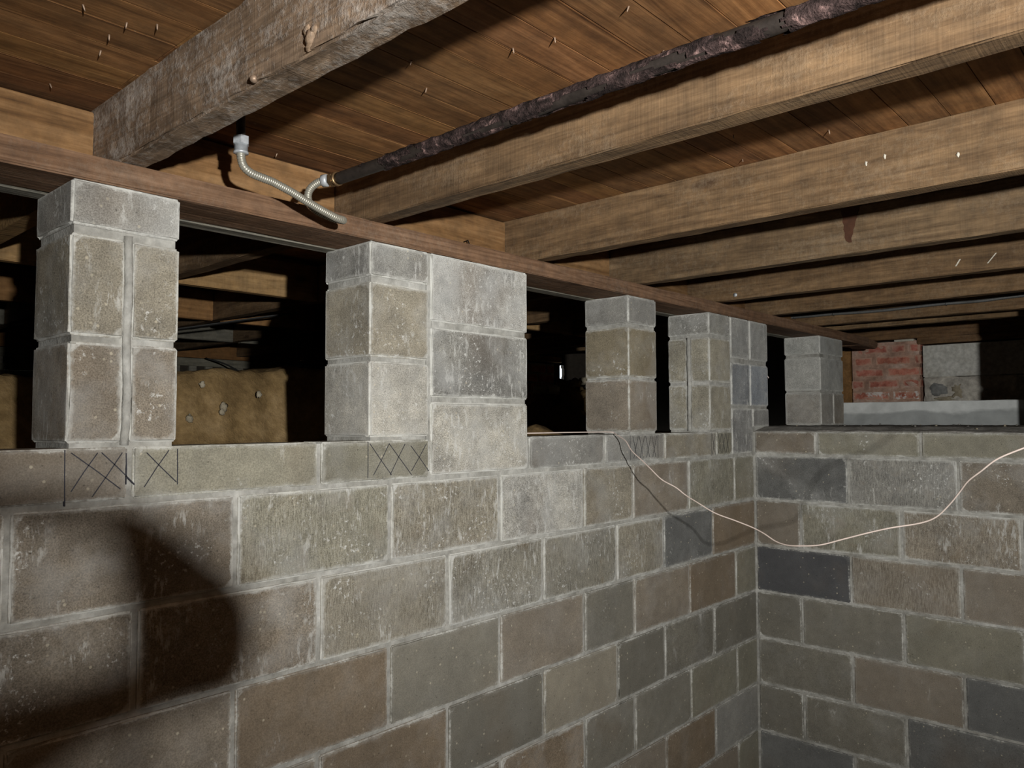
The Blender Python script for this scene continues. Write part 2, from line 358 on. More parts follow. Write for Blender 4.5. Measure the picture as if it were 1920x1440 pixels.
# outer foundation around the crawl space; a crack lets daylight in
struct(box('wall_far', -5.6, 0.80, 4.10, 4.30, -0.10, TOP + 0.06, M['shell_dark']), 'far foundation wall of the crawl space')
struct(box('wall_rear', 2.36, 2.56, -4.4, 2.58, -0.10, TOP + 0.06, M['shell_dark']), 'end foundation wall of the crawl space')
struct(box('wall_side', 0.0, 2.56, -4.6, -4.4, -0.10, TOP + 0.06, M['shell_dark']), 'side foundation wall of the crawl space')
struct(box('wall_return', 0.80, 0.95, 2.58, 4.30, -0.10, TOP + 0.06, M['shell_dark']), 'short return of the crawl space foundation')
def far_gap():
    V = []; F = []
    def add(x0, x1, z0, z1):
        v, f = boxgeo(x0, x1, 2.55, 2.58, z0, z1); n = len(V); V.extend(v); F.extend([tuple(i + n for i in q) for q in f])
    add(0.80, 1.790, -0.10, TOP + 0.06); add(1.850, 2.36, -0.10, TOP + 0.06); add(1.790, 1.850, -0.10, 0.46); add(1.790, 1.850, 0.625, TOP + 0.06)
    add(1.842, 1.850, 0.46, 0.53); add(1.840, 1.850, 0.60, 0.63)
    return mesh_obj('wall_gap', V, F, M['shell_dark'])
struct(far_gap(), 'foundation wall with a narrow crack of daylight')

# wall blocks: each is a part of its wall
def wl_block(x0, x1, z0, z1, c, ef, seed, comb=False):
    return paint(rough_box('block', x0 + G, x1 - G, 0.0 + rnd.uniform(-0.0012, 0.0012), 0.085, z0 + G, z1 - G, M['comb' if comb else 'block'], wl, steps=(0.05, 0.1, 0.05), chip=0.006, seed=seed), c, ef)
def wr_block(y0, y1, z0, z1, c, ef, seed, comb=False):
    return paint(rough_box('block', 0.0 + rnd.uniform(-0.0012, 0.0012), 0.085, y0 + G, y1 - G, z0 + G, z1 - G, M['comb' if comb else 'block'], wr, steps=(0.1, 0.05, 0.05), chip=0.006, seed=seed), c, ef)
ODD = [0, -0.200, -0.595, -0.99, -1.282, -1.685, -2.09, -2.506, -2.928]
EVN = [0, -0.399, -0.785, -1.094, -1.491, -1.89, -2.297, -2.71]
for lst, last in ((ODD, -2.928), (EVN, -2.71)):
    x = last
    while x > -5.2: x -= 0.4064; lst.append(x)
LC = {(1, 0): (OLV, .4), (1, 1): (OLV, .6), (1, 2): (WRM, .5), (1, 3): (TAN, .6), (1, 4): (LGT, .9), (1, 5): (TAN, .9), (1, 6): (OLV, .8), (1, 7): (WRM, .7), (1, 8): (WRM, .7),
      (2, 0): (BRN, .2), (2, 1): (SLT, .4), (2, 2): (TAN, .8), (2, 3): (DRK, .7), (2, 4): (DRK, .9), (2, 5): (TAN, .7), (2, 6): (WRM, .8), (2, 7): (WRM, .6),
      (3, 0): (OLV, .4), (3, 1): (BRN, .2), (3, 2): (WRM, .4), (3, 3): (DRK, .2), (3, 4): (WRM, .25), (3, 5): (DRK, .2), (3, 6): (BRN, .3), (3, 7): (WRM, .4),
      (4, 0): (DRK, .2), (4, 1): (DRK, .4), (4, 2): (DRK, .15), (4, 3): (TAN, .2), (4, 4): (DRK, .15), (4, 5): (BRN, .4), (4, 6): (WRM, .3),
      (5, 0): (OLV, .2), (5, 1): (OLV, .2), (5, 2): (DRK, .2), (5, 3): (DRK, .3), (5, 4): (BRN, .6), (5, 5): (WRM, .4), (6, 0): (GRY, .2), (6, 1): (BRN, .3), (6, 2): (WRM, .2)}
COMB = {(1, 6), (1, 5), (1, 1), (2, 2), (2, 3), (2, 4), (2, 5)}
for k in range(1, 8):
    xs = ODD if k % 2 else EVN
    for i in range(len(xs) - 1):
        c, ef = LC.get((k, i), (PAL[rnd.randrange(len(PAL))], max(0.12, 0.55 - 0.1 * k)))
        if xs[i] > -3.4 or k < 8:
            wl_block(max(xs[i + 1], -5.6), xs[i], -k * B, -(k - 1) * B, c, ef, 1000 + k * 40 + i, (k, i) in COMB)
HALF = [(-0.36, -0.213, OLV, .3), (-0.772, -0.36, TAN, .6), (-1.16, -0.772, GRY, .5), (-1.558, -1.16, GRY, .5), (-2.30, -1.957, OLV, .4), (-2.726, -2.30, OLV, .35), (-3.13, -2.726, WRM, .3), (-3.54, -3.13, WRM, .4), (-3.95, -3.54, TAN, .4), (-4.35, -3.95, OLV, .4), (-4.76, -4.35, TAN, .4), (-5.2, -4.76, OLV, .4)]
for i, (a, b_, c, ef) in enumerate(HALF):
    wl_block(a, b_, 0.0, 0.1095, c, ef, 2000 + i)
RC = {(0, 0): (WRM, .4), (0, 1): (OLV, .3), (0, 2): (OLV, .3), (1, 0): (SLT, .6), (1, 1): (GRY, .7), (1, 2): (WRM, .6), (2, 0): (WRM, .2), (2, 1): (OLV, .7), (2, 2): (WRM, .8), (2, 3): (TAN, .6),
      (3, 0): ((90, 90, 91), .1), (3, 1): (WRM, .35), (3, 2): (WRM, .25), (4, 0): (DRK, .2), (4, 1): (DRK, .2), (4, 2): (OLV, .2), (5, 0): (DRK, .3), (5, 1): (WRM, .2), (5, 2): (SLT, .15),
      (6, 0): (DRK, .15), (6, 1): (DRK, .4), (6, 2): (SLT, .2), (7, 0): (SLT, .15)}
RCOMB = {(1, 1), (2, 1), (2, 2), (3, 1)}
for k in range(0, 8):
    first = {0: -0.281}.get(k, -0.41 if k % 2 else -0.204)
    ys = [0, first]
    while ys[-1] > -3.9: ys.append(ys[-1] - 0.4064)
    ys[-1] = -4.2
    for i in range(len(ys) - 1):
        c, ef = RC.get((k, i), (PAL[rnd.randrange(len(PAL))], 0.25))
        z0, z1 = (0.0, 0.1065) if k == 0 else (-k * B, -(k - 1) * B)
        wr_block(ys[i + 1], ys[i], z0, z1, c, ef, 3000 + k * 40 + i, (k, i) in RCOMB)
# black marker setting-out lines on the half course
def strokes(segs, w=0.0019):
    V = []; F = []
    for (a, b_) in segs:
        a = Vector((a[0], 0, a[1])); b_ = Vector((b_[0], 0, b_[1])); d = (b_ - a).normalized(); n = Vector((-d.z, 0, d.x)) * w / 2
        m = (a + b_) / 2 + n * rnd.uniform(-1.2, 1.2)
        for p, q in ((a, m), (m, b_)):
            i = len(V)
            for y in (-0.0022, 0.004):
                for s in (p - n, p + n, q + n, q - n): V.append((s.x, y, s.z))
            F += [(i, i + 1, i + 2, i + 3), (i + 4, i + 7, i + 6, i + 5), (i, i + 4, i + 5, i + 1), (i + 2, i + 6, i + 7, i + 3)]
    o = mesh_obj('marker_lines', V, F, M['marker'], wl, origin=V[0]); o['label'] = 'black marker crosses drawn on the half-height course'; return o
strokes([((-2.842, .102), (-2.84, .0)), ((-2.831, .096), (-2.744, .025)), ((-2.786, .095), (-2.83, .026)), ((-2.779, .095), (-2.718, .032)), ((-2.742, .094), (-2.794, .014)), ((-2.735, .093), (-2.734, .033)),
         ((-2.696, .092), (-2.637, .032)), ((-2.653, .096), (-2.70, .026)), ((-2.636, .098), (-2.635, .027))])
strokes([((-2.163, .102), (-2.163, .013)), ((-2.157, .097), (-2.089, .017)), ((-2.097, .096), (-2.145, .02)), ((-2.097, .096), (-2.023, .014)), ((-2.045, .094), (-2.093, .018)), ((-2.025, .088), (-1.964, .021)), ((-1.972, .093), (-2.023, .024))])
strokes([((-1.007, .1), (-1.007, .012)), ((-.821, .1), (-.822, .014))] + [((-.99 + .042 * i, .096), (-.965 + .042 * i, .018)) for i in range(4)] + [((-.955 + .042 * i, .096), (-.985 + .042 * i, .018)) for i in range(4)], 0.0017)
strokes([((-.405, .1), (-.405, .005)), ((-.398, .095), (-.372, .01)), ((-.372, .095), (-.398, .01))] + [((-.345 + .035 * i, .096), (-.32 + .035 * i, .015)) for i in range(3)] + [((-.315 + .035 * i, .096), (-.345 + .035 * i, .015)) for i in range(3)], 0.0017)

# subfloor: slab above, planks below it
ceil = struct(box('ceiling', -5.8, 2.56, -4.6, 4.3, TOP + 0.022, TOP + 0.10, M['plank']), 'brown board subfloor seen from below')
PW = 0.0828; y = 0.172
while y > -1.75:
    xs = [-5.6, -4.9 + rnd.uniform(-.5, .5), rnd.choice([-3.35, -2.76, -2.15, -1.5]), rnd.choice([-0.92, -0.33, 0.24]), 2.36]
    xs = sorted(xs)
    for a, b_ in zip(xs, xs[1:]):
        o = rough_box('plank', a + .0006, b_ - .0006, y - PW + .0007, y - .0007, TOP, TOP + 0.02, M['plank'], ceil, b=0.0006, ring=0.006, steps=(1.4, .1, .1))
        k = rnd.uniform(0.72, 1.2); o.color = (k, k * rnd.uniform(.94, 1.03), k * rnd.uniform(.9, 1.05), 1)
    y -= PW
for (x, yy) in [(-2.853, -.198), (-2.841, -.129), (-2.814, -.292), (-2.857, .084), (-2.918, -.267), (-2.849, -.261), (-2.354, .11), (-2.342, -.742), (-2.362, -.665), (-2.339, -.89), (-2.175, -.854), (-2.355, -.433), (-1.72, -.76), (-1.60, -.93), (-1.55, -.70), (-2.45, -.5)]:
    tilt = Vector((rnd.uniform(-.4, .4), rnd.uniform(-.4, .4), -1)).normalized()
    P = [Vector((x, yy, TOP + 0.002)) + tilt * s for s in (0, .005, .009, .012)]; L_ = [0.0017, .0016, .0013, .0004]
    tube('nail', P, 0.0016, M['nail'], ceil, 6, lambda i, s, a: L_[i])

# ------------------------------------------------------------------ timber
JX = [-3.36, -2.757, -2.168, -1.51, -0.925, -0.335, 0.225, 0.80]
JLAB = ['grey-brown floor joist running over the bay left of the big old joist', 'broad old grey floor joist with flaking dusty face above the first pillar', 'tan sawn floor joist behind the black wrapped pipe',
        'knotty rough-sawn floor joist with a pale smear on its lower edge', 'olive brown floor joist with a dark drip stain on its face', 'brown floor joist with a round screw head and two chalk dashes', 'smooth brown floor joist in front of the armoured cable', 'brown floor joist carrying the armoured cable']
JW = [.05, .055, .052, .052, .05, .05, .05, .05]
jo = []
for i, x in enumerate(JX):
    t = thing('floor_joist', JLAB[i], 'joist', (x, 0, JB))
    if i == 1:
        o = rough_box('beam', x, x + JW[i], -4.2, 0.24, JB, TOP, M['old_joist'], t, b=0.004, ring=0.02, steps=(.1, .035, .05), jit=1.2, wob=0.0022, chip=0.006)
        o2 = box('crawl_length', x + .004, x + JW[i] - .004, 0.24, 4.1, JB, TOP, M['crawl_wood'], t)
    else:
        o = rough_box('beam', x, x + JW[i], -4.2, 4.1 if x < 0.7 else 2.55, JB + (.002 if i > 2 else 0), TOP, M['joist'], t, b=0.0025, ring=0.012, steps=(.1, .06, .08), jit=1.2, wob=0.0012, chip=0.004)
    k = [.8, .95, .70, .68, .66, .64, .66, .66][i]; tint = [(1, 1, 1), (1, 1, 1), (1.02, .98, .95), (1.03, .98, .93), (.98, .98, .98), (1.03, .97, .90), (1.05, .97, .88), (1.05, .97, .88)][i]
    o.color = (k * tint[0], k * tint[1], k * tint[2], 1); jo.append(t)
t = thing('floor_joist', 'shallow end joist with a pale fleck next to the header', 'joist', (1.13, 0, JB + .005))
o = rough_box('beam', 1.13, 1.18, -4.2, 2.55, JB + .007, TOP, M['joist'], t, b=.0025, ring=.012, steps=(.1, .08, .08), wob=.0012); o.color = (.74, .71, .64, 1)
# drip stain, chalk dashes, screw, nests and blobs on joist faces
def patch(name, x, pts, mat, parent, th=0.0012):
    V = [(x - th, p[0], p[1]) for p in pts] + [(x + .004, p[0], p[1]) for p in pts]; n = len(pts)
    F = [tuple(range(n)), tuple(range(2 * n - 1, n - 1, -1))] + [(i, i + n, (i + 1) % n + n, (i + 1) % n) for i in range(n)]
    return mesh_obj(name, V, F, mat, parent, origin=V[0])
drip = [(-.775, TOP)] + [(-.775 + .002 * (i % 2) + .0032 * i, TOP - .012 * (i + 1)) for i in range(8)] + [(-.752, .690), (-.744, .690)] + [(-.735 + .003 * (i % 2) + .0012 * i, .697 + .012 * i) for i in range(8)] + [(-.722, TOP)]
patch('drip_stain', JX[4], drip, M['stain'], jo[4])
patch('chalk_dash', JX[5], [(-.905, .683), (-.900, .683), (-.914, .706), (-.919, .706)], M['chalk'], jo[5])
patch('chalk_dash', JX[5], [(-1.00, .680), (-.996, .680), (-1.022, .712), (-1.026, .712)], M['chalk'], jo[5])
tube('screw_head', [(JX[5] - .004, -.085, .675), (JX[5] + .004, -.085, .675)], .008, M['zinc'], jo[5], 14)
def blob(name, c, r, mat, parent, seed, sq=(1, 1, 1), rough=0.5, seg=10):
    V = []; F = []; n = seg; c = Vector(c)
    for i in range(n + 1):
        th = math.pi * i / n
        for j in range(n):
            ph = 2 * math.pi * j / n; d = Vector((math.sin(th) * math.cos(ph), math.sin(th) * math.sin(ph), math.cos(th)))
            q = 1 + rough * noise.noise(d * 1.7 + Vector((seed * 3.1, seed, 0))) + rough * .5 * noise.noise(d * 4 + Vector((0, seed, seed)))
            V.append((c.x + d.x * r * sq[0] * q, c.y + d.y * r * sq[1] * q, c.z + d.z * r * sq[2] * q))
    for i in range(n):
        for j in range(n): F.append((i * n + j, (i + 1) * n + j, (i + 1) * n + (j + 1) % n, i * n + (j + 1) % n))
    return mesh_obj(name, V, F, mat, parent, True, origin=(c.x, c.y, c.z))
for i_, (dy, dz, r_) in enumerate(((0, 0, .011), (.008, .012, .008), (-.009, .008, .007), (.003, -.012, .007))): blob('mud_blob', (JX[1], -.648 + dy, .677 + dz), r_, M['old_joist'], jo[1], 3 + i_, (.5, 1.0, 1.0), .5)
for (yy_, zz_) in ((-1.02, .742), (-1.165, .712), (-.98, .735)): blob('pale_fleck', (JX[3], yy_, zz_), .0042, M['chalk'], jo[3], 80 + yy_, (.4, .8, 1.3), .6, 6)
blob('plastic_plug', (JX[1] - .003, -.504, .662), .006, M['nail'], jo[1], 5, (1, 1, 1), .1)
# plate along the pillar tops
pl = thing('sill_beam', 'dark brown double timber plate lying along the pillar tops', 'beam', (-2.0, 0, .606))
rough_box('front_board', -5.6, 1.62, -.001, .152, .606, JB, M['plate'], pl, b=.003, ring=.012, steps=(.12, .05, .03), wob=.0010, chip=.004)
rough_box('rear_board', -5.6, 1.58, .156, .205, .604, JB, M['grey_wood'], pl, b=.003, ring=.012, steps=(.4, .1, .05))
rough_box('end_scab', 1.50, 1.80, .004, .140, .602, .648, M['plate'], pl, b=.006, ring=.02, steps=(.06, .06, .03), wob=.003)
# blocking between the joists
BL = ['orange blocking board at the far end of the bay under the loose planks', 'orange blocking board left of the big old joist', 'orange blocking board behind the flexible conduit', 'orange blocking board with swirling grain and a bent nail', 'orange blocking board behind the knotty joist', 'brown blocking board beside the joist with the screw', 'brown blocking board with a black nail over the double pillar', 'brown blocking board at the armoured cable end']
edges = [-5.6] + JX + [1.13]
for i in range(8):
    a = (JX[i - 1] + JW[i - 1]) if i else -5.6; b_ = JX[i]
    o = rough_box('blocking_board', a + .001, b_ - .001, .137, .175, JB + .001, TOP - (.004 if i != 1 else .012), M['blocking'], None, b=.002, ring=.01, steps=(.2, .1, .06)); tag(o, BL[i], 'board')
    k = [.9, .80, .82, .78, .72, .6, .6, .6][i]; o.color = (k, k, k, 1)
def hook_nail(x, z, o):
    n = tube('nail', [(x, .136, z), (x, .118, z + .002), (x + .002, .113, z - .012), (x + .001, .112, z - .02)], .0022, M['black'], None, 6)
    n.parent = o; n.location = n.location - o.location
bo = [o for o in col.objects if o.name.startswith('blocking_board')]
hook_nail(-1.70, .70, bo[3]); hook_nail(.40 - 1.0 + .96, .70, bo[6])
# crawl-space blocking rows
BAY = ['behind the wall left of the bead pillar', 'left of the bead pillar', 'between the bead pillar and the widest pillar', 'behind the widest pillar', 'left of the slender pillar', 'behind the slender pillar', 'behind the corner stacks']
for row, (yy, lab) in enumerate(((1.20, 'tan crawl space blocking over the dirt edge, '), (2.10, 'reddish second-row crawl space blocking, '), (3.00, 'pale grey third-row crawl space blocking, '))):
    for i in range(1, 8):
        a = JX[i - 1] + JW[i - 1]; b_ = JX[i]
        if yy > 2.5 and a > 0.1: continue
        o = rough_box('crawl_blocking', a + .001, b_ - .001, yy, yy + .04, JB - .002, TOP - .002, M['crawl_wood' if row < 2 else 'grey_wood'], None, b=.003, ring=.012, steps=(.2, .1, .08)); tag(o, lab + BAY[i - 1], 'board', 'crawl space blocking boards')
        o.color = ((1, 1, 1, 1), (.8, .68, .6, 1), (.8, .8, .78, 1))[row]
# boards and lattice on the far foundation
rim = thing('rim_boards', 'stacked weathered rim boards with an open lattice on the far crawl wall', 'boards', (-1.0, 4.05, .49))
for (z0, z1, c, m) in ((.632, .78, (.62, .5, .42, 1), 'crawl_wood'), (.570, .628, (1, 1, .95, 1), 'grey_wood'), (.485, .526, (.8, .8, .76, 1), 'grey_wood')):
    rough_box('board', -5.5, 0.75, 4.06, 4.098, z0, z1, M[m], rim, b=.003, ring=.01, steps=(.6, .1, .05)).color = c
for i in range(30):
    x = -3.2 + i * .125
    box('lattice_slat', x, x + .055, 4.075, 4.098, .526, .570, M['grey_wood'], rim)
o = tag(rough_box('metal_strap', -1.50, -1.47, 1.25, 2.55, .625, .631, M['strap'], None, b=.001, ring=.004, steps=(.1, .2, .1)), 'thin dark strap slung under the crawl space joists', 'strap')
o.rotation_euler = (-.10, 0, .55); o.location = (-1.66, 2.2, .60)
tag(tube('drooping_wire', smooth_path([(-.66, 3.9, .62), (-.62, 3.7, .57), (-.60, 3.5, .50), (-.58, 3.3, .42)], 6), .006, M['strap'], None, 6), 'thin dark wire drooping in front of the lattice', 'wire')
# rear header, post
hd = thing('header_beam', 'brown header beam above the brick pier', 'beam', (2.2, 0, JB))
rough_box('beam', 2.20, 2.30, -4.3, .50, .690, TOP, M['joist'], hd, b=.003, ring=.012, steps=(.1, .1, .06), wob=.001).color = (.72, .62, .54, 1)
rough_box('bottom_board', 2.192, 2.30, -4.3, -.12, .646, .688, M['joist'], hd, b=.004, ring=.012, steps=(.1, .1, .06), wob=.001).color = (.66, .57, .50, 1)
o = tag(rough_box('timber_post', 2.205, 2.30, .306, .41, .255, .690, M['crawl_wood'], None, b=.004, ring=.015, steps=(.1, .1, .1), wob=.002), 'brown split timber post between the last pillar and the brick pier', 'post'); o.color = (.72, .62, .52, 1)

# ------------------------------------------------------------------ block pillars
def pillar(label, x0, x1, rows, extra=(), y0=0.0, y1=0.197, zb=.1, zt=.606, ef=.8, loc=None, core=True, mort='mortar'):
    """rows: list of (z0, z1, [x splits], [colours], y split or None)"""
    t = thing('block_pillar', label, 'pillar', ((x0 + x1) / 2, (y0 + y1) / 2, zb))
    box('mortar_bed', x0 + .007, x1 - .007, y0 + .007, y1 - .007, zb, zt - .002, M[mort], t)
    for (z0, z1, sx, cs, sy) in rows:
        xs = [x0] + sx + [x1]
        for i in range(len(xs) - 1):
            a = xs[i] + (.006 if i else 0); b_ = xs[i + 1] - (.006 if i < len(xs) - 2 else 0)
            ysp = [(y0, y1)] if sy is None else [(y0, sy - .007), (sy + .007, y1)]
            for (ya, yb) in ysp:
                paint(rough_box('block', a, b_, ya, yb, z0, z1, M['block'], t, steps=(.045, .045, .045), chip=.006, b=.005), cs[min(i, len(cs) - 1)], ef)
    return t
LG = (172, 168, 158)
p1 = pillar('block pillar with a raised vertical mortar bead under the old grey joist', -2.840, -2.637,
            [(.113, .301, [-2.736], [WRM, WRM], None), (.313, .503, [-2.736], [TAN, TAN], None), (.519, .605, [], [GRY], None)], ef=.7)
def bead(parent, pts, r):
    P = smooth_path(pts, 8)
    tube('mortar_bead', P, r, M['mortar'], parent, 8, lambda i, s, a: r * (1 + .25 * noise.noise(Vector((P[i].z * 30, s * .7, r * 100)))))
bead(p1, [(-2.737, .004, .108), (-2.734, .003, .2), (-2.737, .003, .31), (-2.735, .003, .42), (-2.737, .004, .512)], .0085)
p2 = pillar('narrow block stack under the sill, left half of the widest pillar', -2.157, -1.962, [(.113, .303, [], [LG], None), (.314, .503, [], [TAN], None), (.517, .605, [], [GRY], None)], ef=.7)
p2b = pillar('tall stack of three pale full blocks reaching into the half course', -1.954, -1.560, [(.008, .203, [], [LG], None), (.217, .405, [], [GRY], None), (.421, .605, [], [(182, 180, 174)], None)], ef=1.0, zb=.004)
box('mortar_bed', -1.966, -1.950, .006, .19, .1, .604, M['mortar'], p2b)
p3 = pillar('slender free-standing block pillar with a brown water mark above the white wire', -1.008, -.820, [(.113, .302, [], [WRM], None), (.310, .490, [], [(128, 119, 100)], None), (.503, .605, [], [GRY], None)], ef=.5)
p4 = pillar('block stack with a mortar bead down its side beside the inside corner', -.408, -.219, [(.113, .302, [], [(158, 152, 136)], .097), (.314, .500, [], [(160, 154, 138)], .097), (.513, .605, [], [(160, 158, 150)], None)], ef=.7)
bead(p4, [(-.405, .097, .108), (-.404, .099, .2), (-.405, .096, .3), (-.404, .098, .4), (-.405, .097, .503)], .009)
p4b = pillar('bluish grey block stack standing over the inside corner', -.211, .162, [(.217, .405, [-.03], [(140, 142, 144), (146, 150, 154)], None), (.425, .605, [-.03], [(164, 163, 158), (164, 163, 158)], None)], ef=.7, zb=.1)
paint(rough_box('block', -.211, -.012, 0, .197, .008, .205, M['block'], p4b, steps=(.045,) * 3, chip=.006), (142, 141, 138), .9)
paint(rough_box('block', -.004, .162, 0, .197, .122, .205, M['block'], p4b, steps=(.045,) * 3, chip=.006), (140, 138, 134), .7)
box('mortar_bed', -.222, -.208, .006, .19, .02, .604, M['mortar'], p4b)
p5 = pillar('isolated grey block pillar beyond the corner next to the concrete curb', .820, 1.162, [(.128, .302, [1.0], [(150, 146, 138), (140, 134, 124)], None), (.312, .490, [], [(168, 167, 161)], None), (.508, .605, [], [(166, 166, 160)], None)], ef=.6, zb=.115)
p6 = pillar('block pillar standing on the short block wall past the curb', .0, .197, [(.118, .302, [], [GRY], None), (.313, .490, [], [OLV], None), (.505, .65, [], [GRY], None)], y0=-1.66, y1=-1.252, zb=.106, zt=.653, ef=.5)

# ------------------------------------------------------------------ crawl-space ground
def terrain(name, xs, ys, hf, mat, base=-0.12):
    V = []; F = []; nx, ny = len(xs), len(ys)
    for x in xs:
        for y in ys: V.append((x, y, hf(x, y)))
    for i in range(nx - 1):
        for j in range(ny - 1): F.append((i * ny + j, (i + 1) * ny + j, (i + 1) * ny + j + 1, i * ny + j + 1))
    nb = len(V); ring = [i * ny for i in range(nx)] + [(nx - 1) * ny + j for j in range(1, ny)] + [i * ny + ny - 1 for i in range(nx - 2, -1, -1)] + [j for j in range(ny - 2, 0, -1)]
    for r_ in ring: V.append((V[r_][0], V[r_][1], base))
    m = len(ring)
    for i in range(m): F.append((ring[i], nb + i, nb + (i + 1) % m, ring[(i + 1) % m]))
    F.append(tuple(nb + i for i in range(m - 1, -1, -1)))
    return mesh_obj(name, V, F, mat, None, True)
def bank_h(x, y):
    n = noise.fractal(Vector((x * 3, y * 3, 0)), 1.0, 2.0, 4) * .03; f = noise.fractal(Vector((x * 16, y * 16, 3)), 1.0, 2.0, 3) * .009
    edge = 1.16 + .05 * noise.noise(Vector((x * 2.1, 7, 0))) + .03 * noise.noise(Vector((x * 9, 2, 0)))
    s = min(1, max(0, (y - edge + .10) / .14)); s = s * s * (3 - 2 * s)
    fade = 1 - min(1, max(0, (x + 1.15) / .35)); s *= fade
    top = .335 + .035 * max(-1, min(1, (x + 1.95) / .35))
    lo = .062 + .02 * noise.noise(Vector((x * 5, y * 5, 9)))
    for (hx, hy, hh, hr) in ((.52, .32, .085, .16), (-1.0, .42, .075, .16), (.95, 1.85, .34, .62)):
        d = math.hypot(x - hx, y - hy) / hr
        q = max(0, 1 - d); lo += hh * q * q * (3 - 2 * q) * (1 + .5 * noise.noise(Vector((x * 14, y * 14, 5))))
    return lo * (1 - s) + (top + n * .7) * s + f * (0.5 + s)
xa = sorted(set([-5.598 + i * .1 for i in range(24)] + [-3.2 + i * .022 for i in range(110)] + [-.76 + i * .06 for i in range(26)] + [.798]))
ys = [.202 + i * .045 for i in range(17)] + [.96 + i * .0125 for i in range(28)] + [1.32 + i * .12 for i in range(24)]
dirt = tag(terrain('dirt_bank', xa, [y for y in ys if y < 4.09], bank_h, M['dirt']), 'tan packed dirt bank behind the pillars in the crawl space', 'dirt')
tag(terrain('dirt_mound', [.80 + i * .04 for i in range(39)], [.202 + i * .04 for i in range(59)], bank_h, M['dirt']), 'dark dirt mound at the cracked end of the crawl space', 'dirt')
def ledge_h(x, y):
    return .1050 + .019 * max(0, min(1, (x - .025) / .11)) + .0045 * noise.fractal(Vector((x * 14, y * 14, 1)), 1.0, 2.0, 4)
def mk_ledge():
    X = [.012 + i * .018 for i in range(12)] + [.24 + i * .0405 for i in range(24)]; Y = [-4.2 + i * .12 for i in range(23)] + [-1.44 + i * .028 for i in range(59)]
    return terrain('wall_top_ledge', X, [y for y in Y if y < .197], ledge_h, M['ledge'], .02)
lg = tag(mk_ledge(), 'gritty dark grey ledge on top of the short block wall', 'ledge')
# crawl ground right of the ledge
o = tag(box('crawl_ground', 1.18, 2.36, -4.4, .197, -.10, .10, M['dirt']), 'dark bare ground behind the concrete curb', 'ground')
for i, (x, yy, z, r_) in enumerate([(-1.975, 1.088, .205, .014), (-1.83, 1.10, .255, .011), (-2.105, 1.075, .165, .013), (-1.985, 1.080, .188, .010), (-2.04, 1.12, .285, .010)]):
    tag(blob('stone', (x, yy, z), r_, M['stone'], None, i + 11, (1.0, .6, 1.1), .5), 'small pale stone stuck in the dirt bank face', 'stone', 'stones in the dirt bank')
tag(rough_box('concrete_chunk', .62, .76, 1.72, 1.86, .335, .395, M['stone'], None, b=.012, ring=.03, step=.04, jit=1.5, wob=.004), 'pale broken concrete chunk lying on top of the dirt mound', 'rubble')
for i, (x, yy, r_) in enumerate([(.90, 1.70, .045), (1.02, 1.72, .05), (1.13, 1.70, .045), (.98, 1.58, .05), (1.10, 1.56, .045)]):
    tag(blob('rubble_stone', (x, yy, max(bank_h(x + u_ * r_, yy + v_ * r_) for u_ in (-1, 0, 1) for v_ in (-1, 0, 1)) + r_ * .72), r_, M['stone'], None, i + 31, (1.0, .8, .6), .5), 'tan rubble stone heaped beside the concrete chunk', 'rubble', 'rubble behind the slender pillar')
tag(rough_box('concrete_lump', -2.98, -2.70, 1.34, 1.6, .355, .50, M['stone'], None, b=.012, ring=.03, step=.05, jit=1.5, wob=.004), 'grey concrete lump resting on the dirt bank left of the first pillar', 'rubble')
for i in range(26):
    x = rnd.uniform(.06, 1.1); yy = rnd.uniform(-1.15, -.05); r_ = rnd.uniform(.003, .007)
    tag(blob('grit_pebble', (x, yy, ledge_h(x, yy) + r_ * .3), r_, M['stone'] if i % 3 == 0 else M['ledge'], None, i + 60, (1.3, 1, .7), .5, 6), 'small grit pebble on the dark wall-top ledge', 'pebble', 'pebbles on the ledge')

# ------------------------------------------------------------------ curb, brick pier, concrete
cb = tag(rough_box('concrete_curb', 1.19, 1.34, -1.40, .02, .118, .2505, M['curb'], None, b=.003, ring=.012, steps=(.1, .06, .04), wob=.0012, chip=.004), 'low smooth grey concrete curb with a dark wet stain', 'curb')
bp = thing('brick_pier', 'short red brick pier with white salt crust beside the last pillar', 'pier', (2.28, .08, .27))
box('mortar_bed', 2.206, 2.345, -.130, .295, .262, .675, M['pier_mortar'], bp)
brk = [[(.298, .055), (.040, -.128)], [(.300, .215), (.195, -.005), (-.020, -.134)], [(.282, .090), (.072, -.134)], [(.285, .160), (.145, -.080), (-.095, -.138)], [(.265, .060), (.045, -.050), (-.068, -.136)]]
for r_, row in enumerate(brk):
    z0 = .283 + r_ * .0785
    for (b_, a) in row:
        o = rough_box('brick', 2.200 + rnd.uniform(0, .006), 2.30, a, b_, z0, z0 + .064, M['brick'], bp, b=.006, ring=.02, steps=(.06, .03, .03), jit=1.5, wob=.002, chip=.010)
        k = rnd.uniform(.8, 1.15); o.color = (k, k * rnd.uniform(.9, 1.0), k * .95, 1)
tag(rough_box('pale_shim', 2.195, 2.29, -.10, .02, .672, .686, M['chalk'], None, b=.002, ring=.006, steps=(.1, .06, .1)), 'thin pale shim on top of the brick pier', 'shim')
cp = thing('concrete_pier', 'rough concrete footing with a smooth block on top beside the brick pier', 'pier', (2.28, -.8, .27))
rough_box('smooth_block', 2.205, 2.35, -1.6, -.150, .430, .636, M['concrete'], cp, b=.003, ring=.012, steps=(.1, .08, .05))
rough_box('rough_base', 2.212, 2.35, -1.6, -.150, .262, .428, M['rough_concrete'], cp, b=.006, ring=.02, steps=(.1, .03, .03), wob=.004)
blob('embedded_stone', (2.222, -.235, .345), .062, M['rough_grey'], cp, 44, (.35, 1.1, .75), .4)
